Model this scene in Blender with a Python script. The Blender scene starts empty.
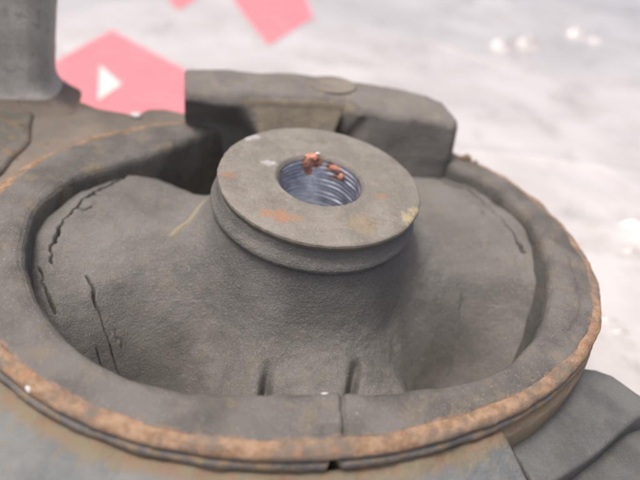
import bpy, math, random
import numpy as np
from mathutils import Vector, Matrix, noise
random.seed(4); rng = np.random.default_rng(4)
scene = bpy.context.scene
R = math.radians

# ------------------------------------------------------------------ camera (1 unit = 1 cm)
cam_d = bpy.data.cameras.new('camera'); cam = bpy.data.objects.new('camera', cam_d)
scene.collection.objects.link(cam); scene.camera = cam
F = Vector((0.0, 0.78942, -0.613854)); RT = Vector((0.985679, 0.103517, 0.133124)); UP = Vector((-0.168635, 0.605062, 0.778114))
cam.matrix_world = Matrix(((RT.x, UP.x, -F.x, 0), (RT.y, UP.y, -F.y, 0), (RT.z, UP.z, -F.z, 6.3), (0, 0, 0, 1)))
cam_d.sensor_width = 36; cam_d.lens = 32.45
cam_d.clip_start = 0.1; cam_d.clip_end = 2000
cam_d.dof.use_dof = True; cam_d.dof.focus_distance = 9.0; cam_d.dof.aperture_fstop = 0.135

# ------------------------------------------------------------------ sky, sun, exposure
SUN_EL, SUN_AZ = R(75), R(250)           # azimuth from +Y clockwise: high hazy sun, a little over the left shoulder
world = bpy.data.worlds.new('World'); scene.world = world; world.use_nodes = True
wn = world.node_tree; wn.nodes.clear()
sky = wn.nodes.new('ShaderNodeTexSky'); sky.sky_type = 'NISHITA'; sky.sun_disc = False
sky.sun_elevation = SUN_EL; sky.sun_rotation = SUN_AZ
sky.air_density = 0.35; sky.dust_density = 6.0; sky.ozone_density = 0.3
bg = wn.nodes.new('ShaderNodeBackground'); bg.inputs[1].default_value = 0.15
wo = wn.nodes.new('ShaderNodeOutputWorld')
wn.links.new(sky.outputs[0], bg.inputs[0]); wn.links.new(bg.outputs[0], wo.inputs[0])
sd = bpy.data.lights.new('sun', 'SUN'); sd.energy = 1.05; sd.angle = R(13); sd.color = (1.0, 0.965, 0.92)
sun = bpy.data.objects.new('sun', sd); scene.collection.objects.link(sun)
to_sun = Vector((math.sin(SUN_AZ) * math.cos(SUN_EL), math.cos(SUN_AZ) * math.cos(SUN_EL), math.sin(SUN_EL)))
sun.rotation_euler = to_sun.to_track_quat('Z', 'Y').to_euler()
vs = scene.view_settings
vs.view_transform = 'Standard'; vs.look = 'None'; vs.gamma = 1.0; vs.use_curve_mapping = False; vs.exposure = 0.53

# ------------------------------------------------------------------ node helpers
class Mat:
    def __init__(s, name):
        s.m = bpy.data.materials.new(name); s.m.use_nodes = True
        s.t = s.m.node_tree; s.t.nodes.clear()
        s.out = s.n('ShaderNodeOutputMaterial'); s.p = s.n('ShaderNodeBsdfPrincipled')
        s.t.links.new(s.p.outputs[0], s.out.inputs[0])
        s.co = s.n('ShaderNodeTexCoord').outputs['Object']
        s.bump_last = None
    def n(s, k): return s.t.nodes.new(k)
    def put(s, v, sock):
        if hasattr(v, 'is_output'): s.t.links.new(v, sock)
        elif isinstance(v, (tuple, list)) and len(v) == 3 and sock.type == 'RGBA': sock.default_value = (*v, 1)
        else: sock.default_value = v
    def noise(s, scale, detail=4, rough=0.55, co=None, dist=0.0):
        n = s.n('ShaderNodeTexNoise'); n.inputs['Scale'].default_value = scale; n.inputs['Detail'].default_value = detail
        n.inputs['Roughness'].default_value = rough; n.inputs['Distortion'].default_value = dist
        s.t.links.new(co or s.co, n.inputs['Vector']); return n.outputs['Fac']
    def voro(s, scale, co=None):
        n = s.n('ShaderNodeTexVoronoi'); n.inputs['Scale'].default_value = scale
        s.t.links.new(co or s.co, n.inputs['Vector']); return n.outputs['Distance']
    def scaled(s, v):
        n = s.n('ShaderNodeMapping'); n.inputs['Scale'].default_value = v
        s.t.links.new(s.co, n.inputs['Vector']); return n.outputs[0]
    def ramp(s, x, a, b, lo=0.0, hi=1.0):
        n = s.n('ShaderNodeMapRange'); n.interpolation_type = 'SMOOTHSTEP'
        s.put(x, n.inputs[0]); n.inputs[1].default_value = a; n.inputs[2].default_value = b
        n.inputs[3].default_value = lo; n.inputs[4].default_value = hi; return n.outputs[0]
    def math(s, op, a, b=0.0):
        n = s.n('ShaderNodeMath'); n.operation = op; s.put(a, n.inputs[0]); s.put(b, n.inputs[1]); return n.outputs[0]
    def mul(s, a, b): return s.math('MULTIPLY', a, b)
    def add(s, a, b): return s.math('ADD', a, b)
    def mix(s, f, a, b):
        n = s.n('ShaderNodeMix'); n.data_type = 'RGBA'; s.put(f, n.inputs[0]); s.put(a, n.inputs[6]); s.put(b, n.inputs[7]); return n.outputs[2]
    def attr(s, name):
        n = s.n('ShaderNodeAttribute'); n.attribute_name = name; return n.outputs['Fac']
    def spot(s, p, r, wob=0.5, scale=4.0):           # a blotch of dirt or rust at a place on the part, ragged edge
        n = s.n('ShaderNodeVectorMath'); n.operation = 'DISTANCE'; s.t.links.new(s.co, n.inputs[0]); n.inputs[1].default_value = p
        d = s.add(s.math('DIVIDE', n.outputs['Value'], r), s.mul(s.math('SUBTRACT', s.noise(scale, 5, 0.65), 0.5), wob * 4))
        return s.ramp(d, 1.15, 0.45)
    def normal_z(s):
        g = s.n('ShaderNodeNewGeometry'); x = s.n('ShaderNodeSeparateXYZ'); s.t.links.new(g.outputs['Normal'], x.inputs[0]); return x.outputs[2]
    def bump(s, h, strength, dist):
        n = s.n('ShaderNodeBump'); n.inputs['Strength'].default_value = strength; n.inputs['Distance'].default_value = dist
        s.put(h, n.inputs['Height'])
        if s.bump_last: s.t.links.new(s.bump_last, n.inputs['Normal'])
        s.bump_last = n.outputs[0]
    def done(s, color, rough, metal=0.0, spec=0.5, **kw):
        s.put(color, s.p.inputs['Base Color']); s.put(rough, s.p.inputs['Roughness']); s.put(metal, s.p.inputs['Metallic'])
        s.put(spec, s.p.inputs['Specular IOR Level'])
        for k, v in kw.items(): s.put(v, s.p.inputs[k.replace('_', ' ')])
        if s.bump_last: s.t.links.new(s.bump_last, s.p.inputs['Normal'])
        return s.m

RUST = (0.30, 0.125, 0.055); RUST2 = (0.40, 0.245, 0.165); TAN = (0.30, 0.245, 0.17)

def mat_body():
    m = Mat('dusty_rubber')
    big = m.noise(0.7, 4); mid = m.noise(3.2, 5, 0.6); fine = m.noise(26, 3, 0.7); gr = m.noise(60, 2, 0.7)
    c = m.mix(m.ramp(big, .35, .68), (.142, .137, .126), (.208, .200, .184))
    c = m.mix(m.mul(m.ramp(mid, .5, .75), .5), c, (.215, .190, .150))
    c = m.mix(m.mul(m.ramp(fine, .5, .72), .55), c, (.30, .285, .265))
    c = m.mix(m.mul(m.ramp(gr, .56, .40), .0), c, (.05, .05, .05))
    c = m.mix(m.mul(m.ramp(m.noise(44, 2, .5), .66, .76), .8), c, (.44, .43, .41))
    c = m.mix(m.mul(m.ramp(m.noise(9, 4, .6), .62, .72), .35), c, (.10, .085, .07))
    c = m.mix(m.mul(m.attr('mold'), .6), c, (.40, .34, .20))
    m.bump(fine, .55, .05); m.bump(gr, .5, .025); m.bump(mid, .35, .10)
    return m.done(c, .82, 0, .35)

def mat_rim():
    m = Mat('dusty_dark_rubber')
    big = m.noise(.9, 4); fine = m.noise(30, 3, .7)
    c = m.mix(m.ramp(big, .35, .65), (.098, .092, .083), (.168, .158, .142))
    c = m.mix(m.mul(m.ramp(m.noise(2.2, 5, .65), .52, .70), .6), c, (.215, .175, .120))
    c = m.mix(m.mul(m.ramp(fine, .5, .75), .4), c, (.27, .27, .265))
    c = m.mix(m.mul(m.ramp(m.noise(36, 2, .5), .67, .76), .8), c, (.45, .44, .42))
    b = m.attr('band'); w = m.add(b, m.mul(m.math('SUBTRACT', m.noise(2.0, 6, .68), .5), .40))
    c = m.mix(m.mul(m.ramp(w, .56, .68), .85), c, m.mix(m.ramp(m.noise(9, 5, .65), .35, .65), (.235, .15, .095), (.38, .262, .180)))
    m.bump(fine, .5, .04); m.bump(m.noise(4, 5, .6), .5, .10); m.bump(m.ramp(m.voro(7), .02, .22), .35, .03)
    return m.done(c, .80, 0, .35)

def mat_sleeve():
    m = Mat('rusted_steel_sleeve')
    n1 = m.noise(1.9, 6, .68); n2 = m.noise(6, 6, .65); n3 = m.noise(34, 3, .7)
    c = m.mix(m.ramp(n2, .35, .65), (.235, .145, .085), (.39, .262, .170))
    c = m.mix(m.mul(m.ramp(n3, .5, .7), .5), c, (.47, .33, .25))
    c = m.mix(m.mul(m.ramp(n1, .46, .60), .8), c, (.175, .155, .13))
    c = m.mix(m.mul(m.ramp(m.noise(3.3, 5, .7), .56, .68), .6), c, (.36, .19, .10))
    b = m.attr('band')                                   # how far round the section: bare steel and old paint lower down
    low = m.ramp(m.add(b, m.mul(m.math('SUBTRACT', n1, .5), .5)), 1.02, 1.22)
    paint = m.mix(m.ramp(m.noise(6, 5, .6), .42, .62), (.155, .160, .163), (.26, .20, .12))
    c = m.mix(m.mul(low, .82), c, paint)
    c = m.mix(m.spot((-4.06, -3.12, -.12), .055, .3, 9), c, (.75, .74, .72))
    m.bump(n2, .5, .08); m.bump(n3, .5, .04)
    return m.done(c, .85, 0, .3)

def mat_collar():
    m = Mat('weathered_cast_bracket')
    n1 = m.noise(1.1, 5, .6); n2 = m.noise(5, 6, .65); n3 = m.noise(28, 3, .7)
    c = m.mix(m.ramp(n1, .35, .65), (.145, .158, .160), (.215, .220, .212))
    c = m.mix(m.mul(m.ramp(n2, .52, .68), .55), c, (.235, .200, .140))
    c = m.mix(m.mul(m.ramp(n3, .55, .75), .4), c, (.36, .36, .35))
    b = m.add(m.attr('rusty'), m.mul(m.math('SUBTRACT', n2, .5), 1.0))
    c = m.mix(m.mul(m.ramp(b, .35, .75), .85), c, m.mix(m.ramp(n2, .4, .6), (.26, .165, .10), (.22, .19, .12)))
    m.bump(n2, .45, .12); m.bump(n3, .5, .04)
    return m.done(c, .72, 0, .4)

def mat_lug():
    m = Mat('dark_cast_bracket_lug')
    n1 = m.noise(1.1, 5, .6); n2 = m.noise(5, 6, .65); n3 = m.noise(30, 3, .7)
    c = m.mix(m.ramp(n1, .35, .65), (.088, .090, .088), (.142, .144, .140))
    c = m.mix(m.mul(m.ramp(n2, .54, .70), .5), c, (.175, .155, .105))
    c = m.mix(m.mul(m.ramp(n3, .55, .75), .45), c, (.28, .29, .28))
    m.bump(n2, .25, .08); m.bump(n3, .5, .03)
    return m.done(c, .62, 0, .45)

def mat_flange():
    m = Mat('rust_brown_bracket')
    n1 = m.noise(1.0, 5, .6); n2 = m.noise(4, 6, .65); n3 = m.noise(24, 3, .7)
    c = m.mix(m.ramp(n1, .35, .65), (.175, .155, .132), (.255, .210, .170))
    c = m.mix(m.mul(m.ramp(n2, .52, .68), .6), c, (.17, .165, .15))
    c = m.mix(m.mul(m.ramp(m.noise(3.1, 5, .6), .6, .7), .6), c, (.13, .07, .035))
    m.bump(n2, .5, .12); m.bump(n3, .5, .04)
    return m.done(c, .8, 0, .3)

def mat_foot():
    m = Mat('dark_rusted_cast_foot')
    n1 = m.noise(1.3, 5, .6); n2 = m.noise(4, 6, .65); n3 = m.noise(26, 3, .7)
    c = m.mix(m.ramp(n1, .35, .65), (.125, .118, .102), (.185, .170, .145))
    c = m.mix(m.mul(m.ramp(n2, .52, .64), .8), c, (.24, .155, .095))
    c = m.mix(m.mul(m.ramp(m.noise(2.1, 5, .7), .60, .68), .8), c, (.07, .05, .03))
    m.bump(n2, .5, .12); m.bump(n3, .5, .04)
    return m.done(c, .8, 0, .3)

def mat_post():
    m = Mat('grey_cast_metal')
    n1 = m.noise(1.3, 5, .6); n2 = m.noise(5, 6, .65); n3 = m.noise(26, 3, .7)
    c = m.mix(m.ramp(n1, .35, .65), (.40, .385, .345), (.50, .485, .445))
    c = m.mix(m.mul(m.ramp(n2, .54, .68), .5), c, (.25, .225, .18))
    c = m.mix(m.mul(m.ramp(m.noise(1.6, 5, .65, m.scaled((2.2, 2.2, .35))), .48, .66), .6), c, (.21, .20, .175))
    c = m.mix(m.mul(m.ramp(m.noise(2.3, 5, .7), .62, .72), .6), c, (.16, .10, .05))
    m.bump(n2, .4, .1); m.bump(n3, .4, .04)
    return m.done(c, .7, 0, .4)

def mat_boss():
    m = Mat('dull_steel_face')
    n1 = m.noise(1.6, 5, .6); n2 = m.noise(7, 5, .65); n3 = m.noise(34, 3, .7)
    c = m.mix(m.ramp(n1, .35, .65), (.180, .164, .138), (.240, .222, .190))
    c = m.mix(m.mul(m.ramp(n2, .5, .7), .4), c, (.20, .185, .15))
    c = m.mix(m.mul(m.ramp(n3, .52, .72), .5), c, (.33, .33, .32))
    c = m.mix(m.mul(m.ramp(m.noise(40, 2, .5), .66, .74), .8), c, (.5, .5, .49))
    rz = .914
    for p, r, col, k in [((-.62, -.82, rz), .17, (.34, .17, .09), .75), ((-.86, -.74, rz), .12, (.34, .18, .10), .6), ((-.38, -.86, rz), .10, (.34, .18, .10), .55),
                         ((-1.40, .30, rz), .13, (.33, .15, .08), .5), ((1.55, -.80, rz - .02), .15, (.44, .37, .20), .7), ((1.74, -.60, rz - .02), .13, (.44, .37, .20), .7),
                         ((-.66, .72, rz), .12, (.50, .50, .49), .6), ((-.9, 1.62, rz), .16, (.5, .5, .49), .6), ((1.2, -.2, rz), .14, (.33, .18, .09), .35),
                         ((.7, -1.0, rz), .25, (.30, .22, .12), .5)]:
        c = m.mix(m.mul(m.spot(p, r * 1.15, .62, 11), k), c, col)
    c = m.mix(m.mul(m.ramp(m.noise(2.8, 6, .7), .52, .68), .55), c, (.15, .13, .10))
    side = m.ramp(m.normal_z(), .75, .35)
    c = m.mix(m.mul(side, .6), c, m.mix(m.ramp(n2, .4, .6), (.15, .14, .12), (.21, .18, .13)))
    m.bump(n2, .25, .05); m.bump(n3, .35, .03)
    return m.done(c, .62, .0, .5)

def mat_bore():
    m = Mat('bare_threaded_steel')
    n = m.noise(6, 4, .6, m.scaled((1, 1, 3)))
    c = m.mix(m.ramp(n, .35, .65), (.42, .45, .51), (.66, .69, .74))
    for p, r in [((.55, 1.02, .74), .13), ((.70, .86, .62), .11), ((.62, .94, .50), .07), ((.30, 1.04, .76), .12), ((-.35, .60, .78), .10), ((-.49, .25, .70), .12), ((.14, 1.0, .6), .1)]:
        c = m.mix(m.mul(m.spot(p, r, .5, 9), .9), c, (.42, .17, .08))
    return m.done(c, m.ramp(m.noise(12, 4),   .3, .7,   .26, .44), .88, .5)

def mat_bumper():
    m = Mat('dusty_bump_stop_rubber')
    n1 = m.noise(1.0, 5, .6); n2 = m.noise(4.5, 5, .6); n3 = m.noise(26, 3, .7)
    c = m.mix(m.ramp(n1, .35, .65), (.150, .140, .128), (.195, .182, .165))
    c = m.mix(m.mul(m.ramp(n3, .5, .75), .4), c, (.27, .26, .24))
    d = m.add(m.attr('dust'), m.mul(m.math('SUBTRACT', n2, .5), .8))
    c = m.mix(m.mul(m.ramp(d, .25, .85), .75), c, m.mix(m.ramp(n2, .4, .6), (.27, .235, .17), (.31, .265, .185)))
    m.bump(n3, .4, .04); m.bump(n2, .3, .1)
    return m.done(c, .85, 0, .3)

def mat_plain(name, col, rough=.7, var=.25, scale=5, spec=.4):
    m = Mat(name); n = m.noise(scale, 5, .65)
    m.bump(n, .4, .05)
    return m.done(m.mix(m.ramp(n, .3, .7), tuple(x * (1 - var) for x in col), tuple(min(1, x * (1 + var)) for x in col)), rough, 0, spec)

def mat_sheet():
    m = Mat('white_plastic_film')
    n1 = m.noise(.16, 5, .6, None, .6); n2 = m.noise(.55, 6, .65); n3 = m.noise(2.2, 5, .6)
    c = m.mix(m.ramp(n1, .36, .66), (.53, .512, .488), (.635, .616, .595))
    c = m.mix(m.mul(m.ramp(n2, .50, .66), .6), c, (.45, .42, .385))
    c = m.mix(m.mul(m.ramp(m.noise(.42, 6, .72, m.scaled((1, .55, 1))), .53, .68), .6), c, (.37, .35, .33))
    m.bump(n3, .25, .08); m.bump(n2, .2, .25)
    return m.done(c, .38, 0, .5, Coat_Weight=1.0, Coat_Roughness=.06)

def mat_print(name, a, b):
    m = Mat(name); n = m.noise(.7, 5, .6)
    return m.done(m.mix(m.ramp(n, .3, .7), a, b), .42, 0, .45)

# ------------------------------------------------------------------ mesh helpers
coll = scene.collection
def link(name, me, mat, parent=None, loc=None):
    o = bpy.data.objects.new(name, me); coll.objects.link(o)
    if mat: me.materials.append(mat)
    if parent: o.parent = parent
    if loc: o.location = loc
    return o
def grid_mesh(name, P, close_u=False, attrs=None, flip=False, caps=False):
    """P: (nu, nv, 3) points -> quad mesh."""
    nu, nv = P.shape[:2]; V = P.reshape(-1, 3)
    iu = np.arange(nu if close_u else nu - 1); iv = np.arange(nv - 1)
    A, B = np.meshgrid(iu, iv, indexing='ij'); A2 = (A + 1) % nu
    q = np.stack([A * nv + B, A2 * nv + B, A2 * nv + B + 1, A * nv + B + 1], -1).reshape(-1, 4)
    if flip: q = q[:, ::-1]
    faces = q
    me = bpy.data.meshes.new(name)
    nf = len(faces); extra = []
    if caps:
        extra = [list(range(nv))[::-1], [(nu - 1) * nv + k for k in range(nv)]]
        if flip: extra = [e[::-1] for e in extra]
    me.vertices.add(len(V)); me.vertices.foreach_set('co', V.astype(np.float32).ravel())
    loops = np.concatenate([faces.ravel()] + [np.array(e) for e in extra]).astype(np.int32)
    starts = np.concatenate([np.arange(nf) * 4] + ([nf * 4 + np.cumsum([0] + [len(e) for e in extra[:-1]])] if extra else [])).astype(np.int32)
    me.loops.add(len(loops)); me.loops.foreach_set('vertex_index', loops)
    me.polygons.add(nf + len(extra)); me.polygons.foreach_set('loop_start', starts)
    me.polygons.foreach_set('use_smooth', np.ones(nf + len(extra), bool))
    for k, a in (attrs or {}).items():
        at = me.attributes.new(k, 'FLOAT', 'POINT'); at.data.foreach_set('value', np.broadcast_to(a, (nu, nv)).astype(np.float32).ravel())
    me.update(calc_edges=True); me.validate()
    return me
def sstep(a, b, x):
    t = np.clip((x - a) / (b - a), 0, 1); return t * t * (3 - 2 * t)
def wob(x, seed, n=9, f0=1, fall=.75):             # smooth periodic wobble over an angle
    r = np.random.default_rng(seed); o = np.zeros_like(x)
    for k in range(n): o += fall ** k * np.sin((f0 + k * (1 + k // 3)) * x + r.uniform(0, 6.28)) * r.uniform(.5, 1)
    return o / 2.2
def lump(V, scale, amp, seed=0):
    return np.array([noise.noise(Vector((p[0] * scale + seed, p[1] * scale, p[2] * scale))) for p in V.reshape(-1, 3)]).reshape(V.shape[:-1]) * amp

# ------------------------------------------------------------------ outlines of the oval ring (mount space: origin at ring centre, z = 0 its top)
CI = [0.001, 0.062, 0.006, -0.038, 0.047, -0.017, -0.057, 0.043, 0.071, -0.045, 0.069, 0.04, -0.05, 0.019, 0.035]
CO = [-0.005, -0.058, -0.004, 0.051, -0.027, 0.012, 0.033, 0.026, -0.022]
def four(c, ph):
    r = np.full_like(ph, c[0])
    for k in range(1, (len(c) + 1) // 2): r = r + c[2 * k - 1] * np.cos(k * ph) + c[2 * k] * np.sin(k * ph)
    return r
def supr(ph, a, b, n=2.226): return (np.abs(np.cos(ph) / a) ** n + np.abs(np.sin(ph) / b) ** n) ** (-1 / n)
def r_in(ph): return supr(ph, 4.6097, 3.5568) + four(CI, ph)
def r_out(ph): return supr(ph, 5.2804, 4.2275) + four(CO, ph)

root = bpy.data.objects.new('engine_mount', None); coll.objects.link(root)
root.location = (-0.2971, 8.337, 0); root.rotation_euler = (0, 0, 0.28318)
root['label'] = 'worn rubber and steel engine mount with rusty oval rim and threaded centre boss'
root['category'] = 'engine mount'

NA = 1100
PH = np.linspace(0, 2 * np.pi, NA, endpoint=False)
def deg(d): return d * np.pi / 180
def ring_sweep(prof, ri, ro, zjit=None):
    """prof rows: (f, d, z): radius = ri + f*(ro-ri) + d ; height z."""
    P = np.zeros((NA, len(prof), 3))
    for j, (f, d, z) in enumerate(prof):
        r = ri + f * (ro - ri) + d
        P[:, j] = np.stack([r * np.cos(PH), r * np.sin(PH), np.full_like(r, z)], -1)
    return P
RI, RO = r_in(PH), r_out(PH)
def densify(prof, n):
    prof = np.array(prof, float); s = np.r_[0, np.cumsum(np.linalg.norm(np.diff(prof * [.7, 1, 1], axis=0), axis=1))]
    t = np.unique(np.r_[np.linspace(0, s[-1], n), s]); return np.stack([np.interp(t, s, prof[:, k]) for k in range(3)], 1)
def seg_dist(X, Y, pts):
    d = np.full(X.shape, 9.0)
    for (x0, y0), (x1, y1) in zip(pts[:-1], pts[1:]):
        dx, dy = x1 - x0, y1 - y0
        t = np.clip(((X - x0) * dx + (Y - y0) * dy) / (dx * dx + dy * dy), 0, 1)
        d = np.minimum(d, np.hypot(X - x0 - t * dx, Y - y0 - t * dy))
    return d
def jag(pts, n=5, amp=.05, seed=1):
    r = np.random.default_rng(seed); o = []
    for (a, b), (c, d) in zip(pts[:-1], pts[1:]):
        for k in range(n):
            t = k / n; w = 0 if k == 0 else 1
            o.append((a + (c - a) * t + w * r.uniform(-amp, amp), b + (d - b) * t + w * r.uniform(-amp, amp)))
    return o + [pts[-1]]

# ---- rubber rim: the inner wall and the dark flat top
rim_prof = densify([(0, -.06, -2.7), (0, -.03, -1.2), (0, -.01, -.40), (0, 0, -.20), (0, .02, -.11), (0, .06, -.05), (0, .12, -.018), (.24, .05, 0), (.5, .0, -.005), (.9, 0, -.02), (1, -.02, -.035), (1, .0, -.10), (1, .0, -.25)], 90)
P = ring_sweep(rim_prof, RI, RO)
P[..., 2] += (wob(PH, 3) * .02)[:, None] + lump(P, 1.6, .035, 3) + lump(P, 6, .012, 9)
P[..., :2] *= (1 + .004 * wob(PH * 1.0, 8, 14, 3, .95))[:, None, None]
X, Y = P[..., 0], P[..., 1]
top = P[..., 2] > -.2
for pts, w, dep in [(jag([(4.95, -.9), (4.78, -1.5), (4.5, -2.1), (4.15, -2.5), (3.86, -2.66)], 4, .03, 5), .030, .07),
                    (jag([(-.04, -3.40), (-.08, -3.7), (-.13, -4.0), (-.15, -4.2)], 4, .015, 6), .028, .09),
                    (jag([(-.40, -4.1), (-.13, -4.12)], 4, .01, 7), .028, .07)]:
    d = seg_dist(X, Y, pts); P[..., 2] -= np.where(top, dep * np.exp(-(d / w) ** 2), 0)
# the rim has a low raised strip just left of the split
P[..., 2] += np.where(top, .03 * sstep(-.42, -.36, X) * (1 - sstep(-.14, -.09, X)) * (Y < 0), 0)
band = np.broadcast_to(rim_prof[:, 0] * .62 + np.maximum(rim_prof[:, 1], 0) * (rim_prof[:, 0] > .8) * 2.0, P.shape[:2]) * 1.0
link('rubber_rim', grid_mesh('rubber_rim', P, True, {'band': band}), mat_rim(), root)

# ---- steel sleeve: rusty rounded edge, groove, second lip
sl = [(1, -.08, -.12), (1, -.05, -.05), (1, -.02, -.034), (1, .06, -.042), (1, .12, -.06), (1, .155, -.09), (1, .175, -.135), (1, .175, -.17), (1, .155, -.20), (1, .12, -.215), (1, .115, -.24), (1, .15, -.26), (1, .185, -.275), (1, .195, -.31), (1, .195, -.37), (1, .18, -.40), (1, .155, -.43), (1, .15, -.66), (1, .20, -1.3), (1, .2, -2.6)]
sp = densify(sl, 80)
P = ring_sweep(sp, RI, RO)
L = lump(P, 2.4, .03, 21) + lump(P, 9, .010, 23)
n2 = np.stack([np.cos(PH), np.sin(PH)], -1)[:, None, :]
P[..., :2] += n2 * (L * np.clip((sp[:, 1] + .1) / .1, 0, 1)[None, :])[..., None]
P[..., 2] += L * .6 + (wob(PH, 3) * .02)[:, None]
X, Y = P[..., 0], P[..., 1]
d = seg_dist(X, Y, [(-.15, -4.1), (-.42, -4.75)])
slit = np.exp(-(d / .055) ** 2) * (P[..., 2] < -.21); P[..., :2] -= n2 * (slit * .22)[..., None]
band = np.broadcast_to(np.interp(np.arange(len(sp)), np.arange(len(sp)), sp[:, 1] * 1.2 + (-.1 - sp[:, 2]) * 2.2 + .74), P.shape[:2])
link('steel_sleeve', grid_mesh('steel_sleeve', P, True, {'band': band}), mat_sleeve(), root)

# ---- cast collar round the sleeve, wide at the front and left, tucked in at the right
ext = np.interp(np.degrees(PH), [0, 90, 112, 130, 150, 180, 220, 255, 285, 298.3, 299.3, 318, 360], [.1, .1, .3, 1.5, 1.8, 1.9, 2.0, 1.6, 1.2, 1.1, .1, .1, .1])
t = np.r_[np.linspace(0, 1, 26), np.linspace(1, 1, 8)]; zz = np.r_[-.46 - .55 * np.linspace(0, 1, 26) ** 1.3, np.linspace(-1.25, -2.95, 8)]
P = np.zeros((NA, len(t), 3)); RR = RO + .15
for j in range(len(t)):
    r = RR + ext * t[j]; z = np.full_like(r, zz[j])
    if j < 26: z = -.46 - (.62 * t[j] ** 1.3) * np.clip(ext, .3, 1.4)
    P[:, j] = np.stack([r * np.cos(PH), r * np.sin(PH), z], -1)
L = lump(P, 2.0, .06, 31) + lump(P, 7, .02, 33); P[..., 2] += L
rusty = np.clip(1.05 - (t[None, :] * ext[:, None]) / .45, 0, 1)
link('cast_collar', grid_mesh('cast_collar', P, True, {'rusty': rusty}), mat_collar(), root)

# ---- rubber body: lip under the boss, flare, two side arms, front leg, pockets and cracks
BU, BV, BH = .216, .285, .914
PB = np.linspace(0, 2 * np.pi, 1500, endpoint=False)
def wall_dist(ph):
    s = np.linspace(1.8, 6.5, 400); U = BU + s[None] * np.cos(ph)[:, None]; V = BV + s[None] * np.sin(ph)[:, None]
    rr = np.hypot(U, V) - r_in(np.arctan2(V, U)); k = (rr > 0).argmax(1); i = np.arange(len(ph))
    f = -rr[i, k - 1] / (rr[i, k] - rr[i, k - 1]); return s[k - 1] + f * (s[1] - s[0])
RW = wall_dist(PB) + .03
Dk = [(0, -.32), (25, -.36), (50, -.5), (68, -.9), (80, -2.3), (118, -2.6), (131, -2.2), (140, -.75), (150, -.36), (180, -.38), (194, -.75), (206, -1.4), (216, -2.3), (226, -2.5), (236, -1.9), (244, -1.55), (268, -1.45), (286, -1.5), (296, -1.75), (306, -2.4), (316, -2.5), (328, -1.6), (343, -.6), (360, -.32)]
D = np.interp(np.degrees(PB), [a for a, _ in Dk], [b for _, b in Dk])
ker = np.hanning(31); ker /= ker.sum(); D = np.convolve(np.r_[D[-40:], D, D[:40]], ker, 'same')[40:-40]
pw = np.interp(np.degrees(PB), [0, 60, 85, 120, 140, 180, 200, 218, 240, 255, 285, 300, 315, 330, 360], [2.6, 2.6, 3, 3, 2.6, 2.6, 2.4, 1.9, 2.0, 2.3, 2.3, 2.0, 1.9, 2.2, 2.6])
hn = np.interp(np.degrees(PB), [0, 60, 90, 140, 180, 220, 270, 320, 360], [.92, .75, .6, .55, .80, 1.05, 1.0, 1.08, .92])
lip = [(1.60, -.14), (1.715, -.20), (1.73, -.26), (1.75, -.33), (1.79, -.40), (1.83, -.46), (1.845, -.51), (1.835, -.56), (1.80, -.60), (1.775, -.64)]
lipd = densify([(0, a, b) for a, b in lip], 26)[:, 1:]
NT = 210
tt = np.linspace(0, 1, NT)
P = np.zeros((len(PB), len(lipd) + NT, 3))
tilt = lambda du, dv: -(.0197 * du - .0266 * dv)      # the boss leans a little
z0 = BH - .64
for j, (r, z) in enumerate(lipd):
    du, dv = r * np.cos(PB), r * np.sin(PB); P[:, j] = np.stack([BU + du - .06, BV + dv, BH + z + tilt(du, dv)], -1)
for j, tj in enumerate(tt):
    r = 1.775 + (RW - 1.775) * tj; g = 1 - (1 - tj) ** pw; nk = hn * (1 - math.exp(-(tj / .10) ** 1.15))
    du, dv = r * np.cos(PB), r * np.sin(PB)
    z = z0 - nk + (D - z0 + hn) * g + tilt(du, dv) * (1 - tj)
    P[:, len(lipd) + j] = np.stack([BU + du - .06 * (1 - tj), BV + dv, z], -1)
X, Y = P[..., 0], P[..., 1]
flare = np.r_[np.zeros(len(lipd)), sstep(0, .15, tt)][None]
P[..., 2] += (lump(P, 1.1, .10, 41) + lump(P, 3.5, .03, 43)) * flare + lump(P, 9, .012, 45)
for px_, py_, rad, dep in ((-2.95, -1.75, .7, 1.3), (-2.45, -2.35, .55, .9), (3.0, -1.85, .7, 1.3), (2.55, -2.4, .55, .9)):
    P[..., 2] -= dep * np.exp(-((X - px_) ** 2 + (Y - py_) ** 2) / rad ** 2)
cr = np.zeros(X.shape); wv = np.clip(1 + lump(P, 2.2, .9, 77), .45, 1.5)
for pts, w, dep, sd_ in [([(-4.36, .05), (-4.32, .32), (-4.24, .71), (-4.08, 1.10), (-3.86, 1.55), (-3.72, 1.80), (-3.42, 2.06), (-3.08, 2.42)], .019, .26, 1),
                         ([(-4.48, -.30), (-4.36, -.62), (-4.17, -1.02)], .02, .2, 2),
                         ([(-3.74, -.43), (-3.4, -1.1), (-3.16, -1.55), (-2.86, -2.13)], .015, .2, 3), ([(-3.57, -1.25), (-3.34, -1.8)], .017, .2, 4),
                         ([(3.35, 2.55), (4.05, 1.90), (4.24, 1.29), (4.36, .54), (4.44, .11), (4.50, -.21)], .026, .32, 5), ([(3.37, -1.78), (2.95, -2.29)], .022, .22, 6),
                         ([(-4.08, 1.10), (-3.92, 1.02), (-3.80, 1.10)], .014, .12, 8), ([(-3.4, -1.1), (-3.28, -1.02), (-3.2, -1.12)], .013, .1, 9), ([(4.2, 1.3), (4.05, 1.12), (4.02, .9)], .014, .1, 10), ([(-3.86, 1.55), (-3.66, 1.5)], .012, .09, 11), ([(-4.30, -.2), (-4.34, .05)], .016, .16, 12), ([(3.0, -1.5), (3.1, -1.1), (3.05, -.8)], .013, .1, 13)]:
    d = seg_dist(X, Y, jag(jag(pts, 4, .04, sd_), 3, .014, sd_ + 50)); cr = np.maximum(cr, dep * np.exp(-(d / (w * .8 * wv)) ** 2) * np.clip(wv, .5, 1.1))
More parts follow.
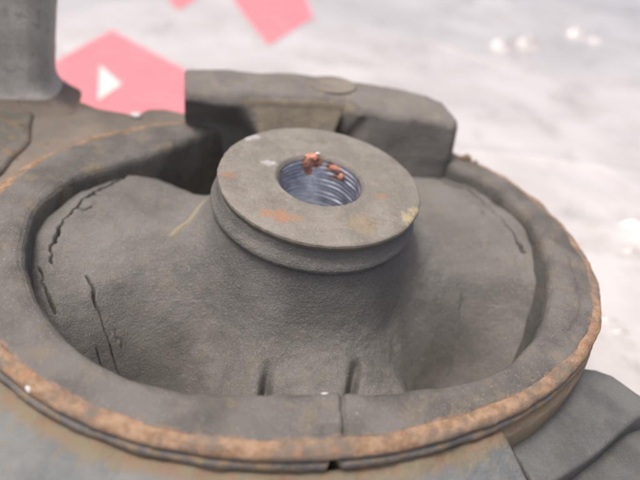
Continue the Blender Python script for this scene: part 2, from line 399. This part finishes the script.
for a, b in [((-.93, -2.75), (-.78, -2.0)), ((.44, -2.85), (.68, -2.15))]:      # two moulded slots in the front leg
    d = seg_dist(X, Y, [a, b]); tap = sstep(-1.95, -2.5, Y) if False else np.clip((-1.95 - Y) / .5, 0, 1)
    cr = np.maximum(cr, .42 * np.exp(-(d / .075) ** 2) * tap)
P[..., 2] -= cr
mold = np.exp(-(seg_dist(X, Y, [(-2.35, .25), (-2.03, .62), (-1.78, 1.0)]) / .06) ** 2)
P[..., 2] += mold * .05
link('rubber_body', grid_mesh('rubber_body', P, True, {'mold': mold}, flip=True), mat_body(), root)

# ---- steel boss with a bevelled, threaded bore
def lathe(prof, n, z_fn=None):
    th = np.linspace(0, 2 * np.pi, n, endpoint=False); P = np.zeros((n, len(prof), 3))
    for j, (r, z) in enumerate(prof):
        du, dv = r * np.cos(th), r * np.sin(th); P[:, j] = np.stack([BU + du, BV + dv, BH + z + tilt(du, dv)], -1)
    return P
bp_ = densify([(0, a, b) for a, b in [(.745, -.075), (.765, -.045), (.79, -.015), (.82, 0), (1.0, .0), (1.4, 0), (1.69, -.002), (1.76, -.010), (1.792, -.032), (1.80, -.065), (1.79, -.10), (1.765, -.14), (1.735, -.18), (1.71, -.23), (1.66, -.29), (1.62, -.5)]], 110)[:, 1:]
P = lathe(bp_, 420)
P[..., 2] += lump(P, 3, .010, 51) + lump(P, 14, .006, 52)
th = np.linspace(0, 2 * np.pi, 420, endpoint=False)
edge = sstep(1.5, 1.75, bp_[:, 0])[None] * (wob(th, 12, 20, 3, .95) * .005)[:, None]
P[..., 0] += edge * np.cos(th)[:, None]; P[..., 1] += edge * np.sin(th)[:, None]
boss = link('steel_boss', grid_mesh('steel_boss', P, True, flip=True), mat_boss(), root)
n, nz = 200, 190; th = np.linspace(0, 2 * np.pi, n, endpoint=False); zs = np.linspace(-.07, -2.0, nz)
P = np.zeros((n, nz, 3)); pitch = .088
for j, z in enumerate(zs):
    q = (z / pitch - th / (2 * np.pi)) % 1.0; tri = np.abs(q - .5) * 2
    r = .742 - .024 * np.clip(tri * 1.35, 0, 1) * sstep(-.07, -.14, z); r = r + .012 * np.sin(th * 3 + z * 9) * np.sin(th * 5 - z * 14) * sstep(-.07, -.2, z); du, dv = r * np.cos(th), r * np.sin(th)
    P[:, j] = np.stack([BU + du, BV + dv, BH + z + tilt(du, dv)], -1)
bore = link('threaded_bore', grid_mesh('threaded_bore', P, True, flip=True), mat_bore(), boss)
th = np.linspace(0, 2 * np.pi, 48, endpoint=False)
P = np.stack([np.stack([BU + r * np.cos(th), BV + r * np.sin(th), np.full(48, BH - 1.95 - .25 * (1 - r / .74))], -1) for r in (.76, .4, .01)], 1)
link('bore_bottom', grid_mesh('bore_bottom', P, True, flip=True), bore.data.materials[0], boss)

# ---- flakes of rust stuck on the back of the bore and a few crumbs
def blob(name, c, s, seed, mat, rot=0, rough=.35):
    import bmesh
    bm = bmesh.new(); bmesh.ops.create_icosphere(bm, subdivisions=3, radius=1)
    for v in bm.verts:
        k = 1 + rough * noise.noise(v.co * 1.7 + Vector((seed, 0, 0))) + rough * .7 * noise.noise(v.co * 4.3 + Vector((0, seed, 0)))
        v.co = Vector((v.co.x * s[0], v.co.y * s[1], v.co.z * s[2])) * k
    bmesh.ops.rotate(bm, verts=bm.verts, matrix=Matrix.Rotation(rot, 3, 'Z')); bmesh.ops.translate(bm, verts=bm.verts, vec=c)
    me = bpy.data.meshes.new(name); bm.to_mesh(me); bm.free()
    for p in me.polygons: p.use_smooth = True
    return link(name, me, mat, boss)
m_flake = mat_plain('orange_rust_flake', (.50, .225, .15), .6, .45, 12, .6)
blob('rust_flake', (.185, 1.02, .918), (.14, .10, .035), 3, m_flake, .3)
blob('rust_flake', (.115, .955, .80), (.09, .03, .15), 8, m_flake)
blob('rust_flake', (.265, 1.0, .82), (.12, .025, .09), 12, m_flake)
blob('rust_flake', (.61, .87, .76), (.11, .03, .06), 15, m_flake, -.6)
blob('rust_flake', (.71, .72, .66), (.05, .05, .07), 18, m_flake)
m_crumb = mat_plain('pale_crumb', (.72, .66, .62), .5, .2, 9, .6)
blob('pale_crumb', (.285, 1.03, .975), (.04, .03, .03), 21, m_crumb)

def crumb(name, c, s, seed, mat):
    o = blob(name, c, s, seed, mat); o.parent = root
m_dirt = mat_plain('brown_dirt', (.22, .16, .10), .9, .4, 6, .3)
crumb('dirt_crumb', (4.24, 2.66, .0), (.14, .09, .08), 31, m_dirt)
crumb('dirt_crumb', (4.40, 2.50, .0), (.06, .05, .05), 33, m_dirt)
crumb('paint_chip', (-3.22, 4.52, -.17), (.13, .09, .05), 35, mat_plain('white_paint', (.70, .68, .66), .5, .1, 5))
crumb('paint_chip', (-.30, -3.57, .0), (.06, .022, .02), 37, m_crumb)

# ---- bump stop at the back: a rubber block with two forward prongs and a recess between
su = np.unique(np.r_[np.linspace(-2.13, 3.78, 150), np.linspace(-1.15, -.75, 24), np.linspace(1.35, 1.75, 24)])
vb = np.interp(su, [-2.13, -1, .3, 1.2, 2.5, 3.2, 3.78], [4.60, 4.66, 4.62, 4.52, 4.24, 4.02, 3.78])
ztop = np.interp(su, [-2.13, 0, 2, 3.4, 3.78], [1.0, 1.02, 1.0, .97, .90])
prL = 1 - sstep(-1.25, -.65, su); prR = sstep(1.36, 1.66, su)
mid = 1 - np.maximum(prL, prR)
vf_pr = np.interp(su, [-2.13, -1.5, -.9, 1.5, 2.2, 3.0, 3.6, 3.78], [3.42, 3.28, 3.20, 2.98, 2.80, 2.60, 2.48, 2.60])
vft = vf_pr * (1 - mid) + 3.38 * mid                        # front edge of the top
notch = np.exp(-((su - 1.58) / .20) ** 4)
vfm = (vf_pr + .42 * prL - .12 * prR) * (1 - mid) + 3.10 * mid + .55 * notch                # front face half way
vfb = (vf_pr + .50 * prL - np.interp(su, [2.4, 3.5], [.50, .10]) * prR) * (1 - mid) + 2.55 * mid + .8 * notch    # foot
zb = -2.3 * (1 - prR) + prR * np.interp(su, [2.4, 3.0, 3.7], [-1.0, -1.0, -.6])
zb = zb * (1 - mid) + (-.5) * mid
rl = .24 * prL + .20 * prR + .26 * mid                      # rounding of the top front edge
prof = []
for i in range(len(su)):
    b, zt, f1, f2, f3, z3, r = vb[i], ztop[i], vft[i], vfm[i], vfb[i], zb[i], rl[i]
    pts = [(b + .02, -.6), (b + .02, .2), (b, zt - .10), (b - .03, zt - .03), (b - .10, zt)]
    pts += [(b - .10 + (f1 + r - b + .10) * k, zt + .012 * math.sin(k * 3.14)) for k in (.25, .5, .75)]
    pts += [(f1 + r - r * math.sin(a), zt - r + r * math.cos(a)) for a in (0, .35, .7, 1.05, 1.4, 1.57)]
    zc = zt - r; pts += [(f1 + (f2 - f1) * k, zc + (.1 - zc) * k) for k in (.33, .66, 1.0)]
    pts += [(f2 + (f3 - f2) * k ** 1.5, .1 + (z3 - .1) * k) for k in (.25, .5, .75, 1.0)]
    pts = np.array(pts); s = np.r_[0, np.cumsum(np.hypot(*np.diff(pts, axis=0).T))]
    q = np.linspace(0, 1, 120) ** 1.0 * s[-1]
    prof.append(np.stack([np.interp(q, s, pts[:, 0]), np.interp(q, s, pts[:, 1])], -1))
prof = np.array(prof); P = np.concatenate([np.broadcast_to(su[:, None, None], prof.shape[:2] + (1,)), prof], -1).copy()
# round the two ends slightly by pulling the end sections inwards
for e, s_ in ((0, 1), (-1, -1)):
    cen = P[e].mean(0)
    for k, (sh, off) in enumerate([(.955, 0), (.985, .03), (1.0, .07)]):
        i = k if e == 0 else -1 - k
        P[i, :, 1:] = cen[1:] + (P[i, :, 1:] - cen[1:]) * sh
P[..., 0] += (.42 * np.exp(-((su + .95) / .45) ** 2) - .34 * np.exp(-((su - 1.5) / .4) ** 2))[:, None] * np.clip(.9 - P[..., 2], 0, 1.3)
P += lump(P, 1.3, .05, 61)[..., None] * np.array([.2, .8, .6]); P[..., 2] += lump(P, 7, .012, 62)
dust = np.zeros(P.shape[:2]); dust += (P[..., 2] > .75) * .34
dust += (mid[:, None] ** 2) * (P[..., 2] > -.5) * (P[..., 2] < .9) * .75
link('bump_stop', grid_mesh('bump_stop', P, False, {'dust': dust}, caps=True), mat_bumper(), root)
bs = bpy.data.objects['bump_stop']
# raised round moulding mark on top of the bump stop
pr = [(.52, -.03), (.52, .025), (.50, .045), (.46, .045), (.435, .02), (.42, .012), (.2, .014), (.01, .015)]
th = np.linspace(0, 2 * np.pi, 64, endpoint=False)
P = np.stack([np.stack([1.16 + r * 1.05 * np.cos(th), 4.02 + r * .86 * np.sin(th), np.full(64, 1.012 + z)], -1) for r, z in pr], 1)
link('mould_mark', grid_mesh('mould_mark', P, True, {'dust': np.full(P.shape[:2], .5)}, flip=False), bs.data.materials[0], bs)

# ---- bracket behind: rust brown flange and upright arm
def extrude(name, poly, z0, z1, mat, parent, bevel=.1, seg=3, top_fn=None, lumpy=.03, sub=4):
    import bmesh
    bm = bmesh.new(); vs_ = [bm.verts.new((x, y, z1)) for x, y in poly]; f = bm.faces.new(vs_)
    if f.normal.z < 0: f.normal_flip()
    ex = bmesh.ops.extrude_face_region(bm, geom=[f]); lo = [g for g in ex['geom'] if isinstance(g, bmesh.types.BMVert)]
    for v in lo: v.co.z = z0
    bmesh.ops.recalc_face_normals(bm, faces=bm.faces)
    if top_fn:
        for v in bm.verts: v.co = Vector(top_fn(*v.co))
    bmesh.ops.bevel(bm, geom=list(bm.edges), offset=bevel, segments=seg, profile=.5, affect='EDGES', clamp_overlap=True)
    bmesh.ops.triangulate(bm, faces=[f for f in bm.faces if len(f.verts) > 4])
    for _ in range(sub):
        es = [e for e in bm.edges if e.calc_length() > .35]
        if es: bmesh.ops.subdivide_edges(bm, edges=es, cuts=1, use_grid_fill=True)
    for v in bm.verts:
        v.co += Vector((noise.noise(v.co * 1.7), noise.noise(v.co * 1.7 + Vector((9, 0, 0))), noise.noise(v.co * 1.7 + Vector((0, 9, 0))))) * lumpy
    me = bpy.data.meshes.new(name); bm.to_mesh(me); bm.free()
    for p in me.polygons: p.use_smooth = True
    o = link(name, me, mat, parent)
    return o
fl = mat_flange()
def flange_z(x, y, z): return (x, y, z - .0)
extrude('bracket_flange', [(-8.6, 1.2), (-5.4, .9), (-4.4, 2.2), (-2.9, 3.6), (-1.6, 4.1), (-1.6, 4.85), (-2.6, 5.0), (-3.0, 4.92), (-3.25, 4.62), (-3.45, 4.72), (-4.1, 4.95), (-4.7, 5.3), (-5.2, 6.0), (-8.6, 6.0)], -2.9, -.22, fl, root, .12, 3, None, .06)
# upright arm leaning slightly, flared into the flange at its foot
hs = np.r_[np.linspace(-.25, 1.1, 24), np.linspace(1.2, 6.5, 30)]
P = []
for z in hs:
    k = max(0, 1 - (z + .25) / .9); fil = .6 * k ** 3; lean = .17 * max(z, 0)
    x1 = -5.13 + lean + fil; x0 = -8.4 + lean; y0 = 4.72 - .35 * k ** 3; y1 = 6.1; r = .42
    ring = []
    for cx_, cy_, a0 in ((x1 - r, y0 + r, -90), (x1 - r, y1 - r, 0), (x0 + r, y1 - r, 90), (x0 + r, y0 + r, 180)):
        for a in range(0, 91, 18): ring.append((cx_ + r * math.cos(R(a0 + a)), cy_ + r * math.sin(R(a0 + a)), z))
    ring = np.array(ring); nxt = np.roll(ring, -1, 0)
    fine = np.concatenate([ring[i][None] + (nxt[i] - ring[i])[None] * np.linspace(0, 1, 8 if np.linalg.norm(nxt[i] - ring[i]) > .4 else 1, endpoint=False)[:, None] for i in range(len(ring))])
    P.append(np.concatenate([fine, fine[:1]]))
P = np.array(P); P[..., :2] += lump(P, 1.5, .05, 71)[..., None]; P[:, -1] = P[:, 0]
k = int((hs < .10).sum())
link('upright_arm', grid_mesh('upright_arm', P[k - 1:], False, flip=True), mat_post(), root)
link('arm_foot', grid_mesh('arm_foot', P[:k], False, flip=True), fl, root)
# rusty step at the arm's foot
extrude('foot_pad', [(-8.3, .9), (-5.72, 1.2), (-5.45, 2.2), (-5.25, 3.2), (-5.35, 4.2), (-5.4, 4.95), (-8.3, 4.95)], -.6, -.13, mat_foot(), root, .1, 3, None, .06)

# ---- bracket lug at the lower right
lugm = mat_lug()
extrude('bracket_lug', [(2.66, -3.6), (2.84, -4.62), (3.85, -4.26), (5.27, -3.58), (5.85, -3.45), (5.55, -3.15), (5.30, -2.72), (5.05, -2.58), (4.5, -2.45), (3.4, -3.1)], -2.95, -1.18, lugm, root, .07, 3, None, .02)
extrude('bracket_lug', [(2.95, -5.2), (3.2, -5.3), (5.4, -4.6), (6.4, -4.1), (6.1, -3.4), (5.5, -3.38), (3.9, -4.05), (2.94, -4.4)], -2.95, -1.70, lugm, root, .10, 3, None, .02)

# ------------------------------------------------------------------ the white sheet and its print
bumps = [(7.57, 30.7, .40, .30), (9.2, 31.85, .48, .34), (12.7, 35.4, .36, .28), (13.6, 34.6, .26, .22),
         (9.36, 15.33, .22, .17), (9.7, 15.2, .26, .2), (10.05, 14.9, .30, .22), (10.3, 14.4, .30, .22), (9.9, 14.2, .26, .2), (9.5, 14.7, .2, .16), (10.5, 13.8, .26, .2), (9.0, 14.0, .16, .13), (7.29, 10.74, .15, .12), (7.5, 10.4, .12, .1)]
def sheet_h(X, Y):
    z = np.full(X.shape, -3.0)
    for k, (a, b, f, am) in enumerate([(.9, .4, .19, .05), (-.5, 1, .27, .04), (.2, 1.1, .5, .03), (1, -.6, .61, .025)]):
        z = z + am * np.sin((a * X + b * Y) * f + k * 1.7 + .6 * np.sin(X * .17 + k))
    return z
def full_h(X, Y):
    z = sheet_h(X, Y)
    for (x, y, a, s) in bumps:
        dx, dy = X - x, Y - y
        z = z + a * np.exp(-(dx / (s * 1.6)) ** 2 - (dy / s) ** 2 * 2.2)
    away = sstep(-2, 5, X)
    rid = np.zeros(X.shape)
    for k, (a, b, f) in enumerate([(.35, 1, .9), (-.5, 1, 1.3), (.8, .7, 1.1), (.1, 1, 2.0)]):
        rid = rid + (1 - np.abs(np.sin((a * X + b * Y) * f * .5 + 1.3 * np.sin(X * .21 + Y * .13 + k * 2)))) ** 6 * np.clip(np.sin(X * .31 + k * 1.9) * np.sin(Y * .27 + k), 0, 1) * .07
    return z + rid * away
xs = np.r_[np.linspace(-60, -14, 80, endpoint=False), np.linspace(-14, 22, 560, endpoint=False), np.linspace(22, 70, 90)]; ys = np.r_[np.linspace(-25, 4, 60), np.linspace(4.08, 45, 640), np.linspace(45.4, 110, 130)]
X, Y = np.meshgrid(xs, ys, indexing='ij'); Z = full_h(X, Y)
Z -= 0.0
sheet = link('plastic_sheet', grid_mesh('plastic_sheet', np.stack([X, Y, Z], -1)), mat_sheet())
sheet['label'] = 'crinkled white plastic sheet with pink print under the engine mount'; sheet['category'] = 'plastic sheet'
def patch(name, poly, lift, mat):
    import bmesh
    bm = bmesh.new(); bm.faces.new([bm.verts.new((x, y, 0)) for x, y in poly])
    for ax in (0, 1):
        lo = min(p[ax] for p in poly); hi = max(p[ax] for p in poly); k = lo + .25
        while k < hi:
            no = [0, 0, 0]; no[ax] = 1; co = [0, 0, 0]; co[ax] = k
            bmesh.ops.bisect_plane(bm, geom=list(bm.verts) + list(bm.edges) + list(bm.faces), plane_co=co, plane_no=no); k += .25
    for f in bm.faces:
        if f.normal.z < 0: f.normal_flip()
    co = np.array([v.co[:] for v in bm.verts]); zz = full_h(co[:, 0], co[:, 1])
    for v, z in zip(bm.verts, zz): v.co.z = z + lift
    bmesh.ops.recalc_face_normals(bm, faces=bm.faces)
    if sum(f.normal.z for f in bm.faces) < 0: bmesh.ops.reverse_faces(bm, faces=bm.faces)
    me = bpy.data.meshes.new(name); bm.to_mesh(me); bm.free()
    return link(name, me, mat, sheet)
pink = mat_print('pink_print', (.64, .21, .235), (.70, .25, .275)); wht = mat_print('white_print', (.66, .64, .60), (.70, .68, .64))
patch('pink_hexagon', [(-10.24, 23.89), (-6.22, 20.93), (-5.06, 17.79), (-5.78, 15.62), (-7.53, 14.54), (-9.48, 16.06), (-10.89, 18.83)], .03, pink)
patch('white_triangle', [(-9.2, 20.09), (-7.86, 18.76), (-8.12, 17.3)], .06, wht)
patch('pink_tag', [(-7.1, 33.2), (-3.6, 35.2), (-2.26, 30.05), (-3.72, 25.12), (-6.56, 30.75)], .03, pink)
patch('pink_tag', [(-9.43, 28.99), (-8.57, 27.79), (-8.27, 29.7), (-8.3, 32.0), (-9.6, 31.5)], .03, pink)

# ------------------------------------------------------------------ the ground the sheet lies on
gx = np.linspace(-900, 900, 30); X, Y = np.meshgrid(gx, gx, indexing='ij')
g = link('ground', grid_mesh('ground', np.stack([X, Y, np.full(X.shape, -3.6)], -1)), mat_plain('concrete_ground', (.30, .29, .275), .85, .2, .3))
g['kind'] = 'structure'
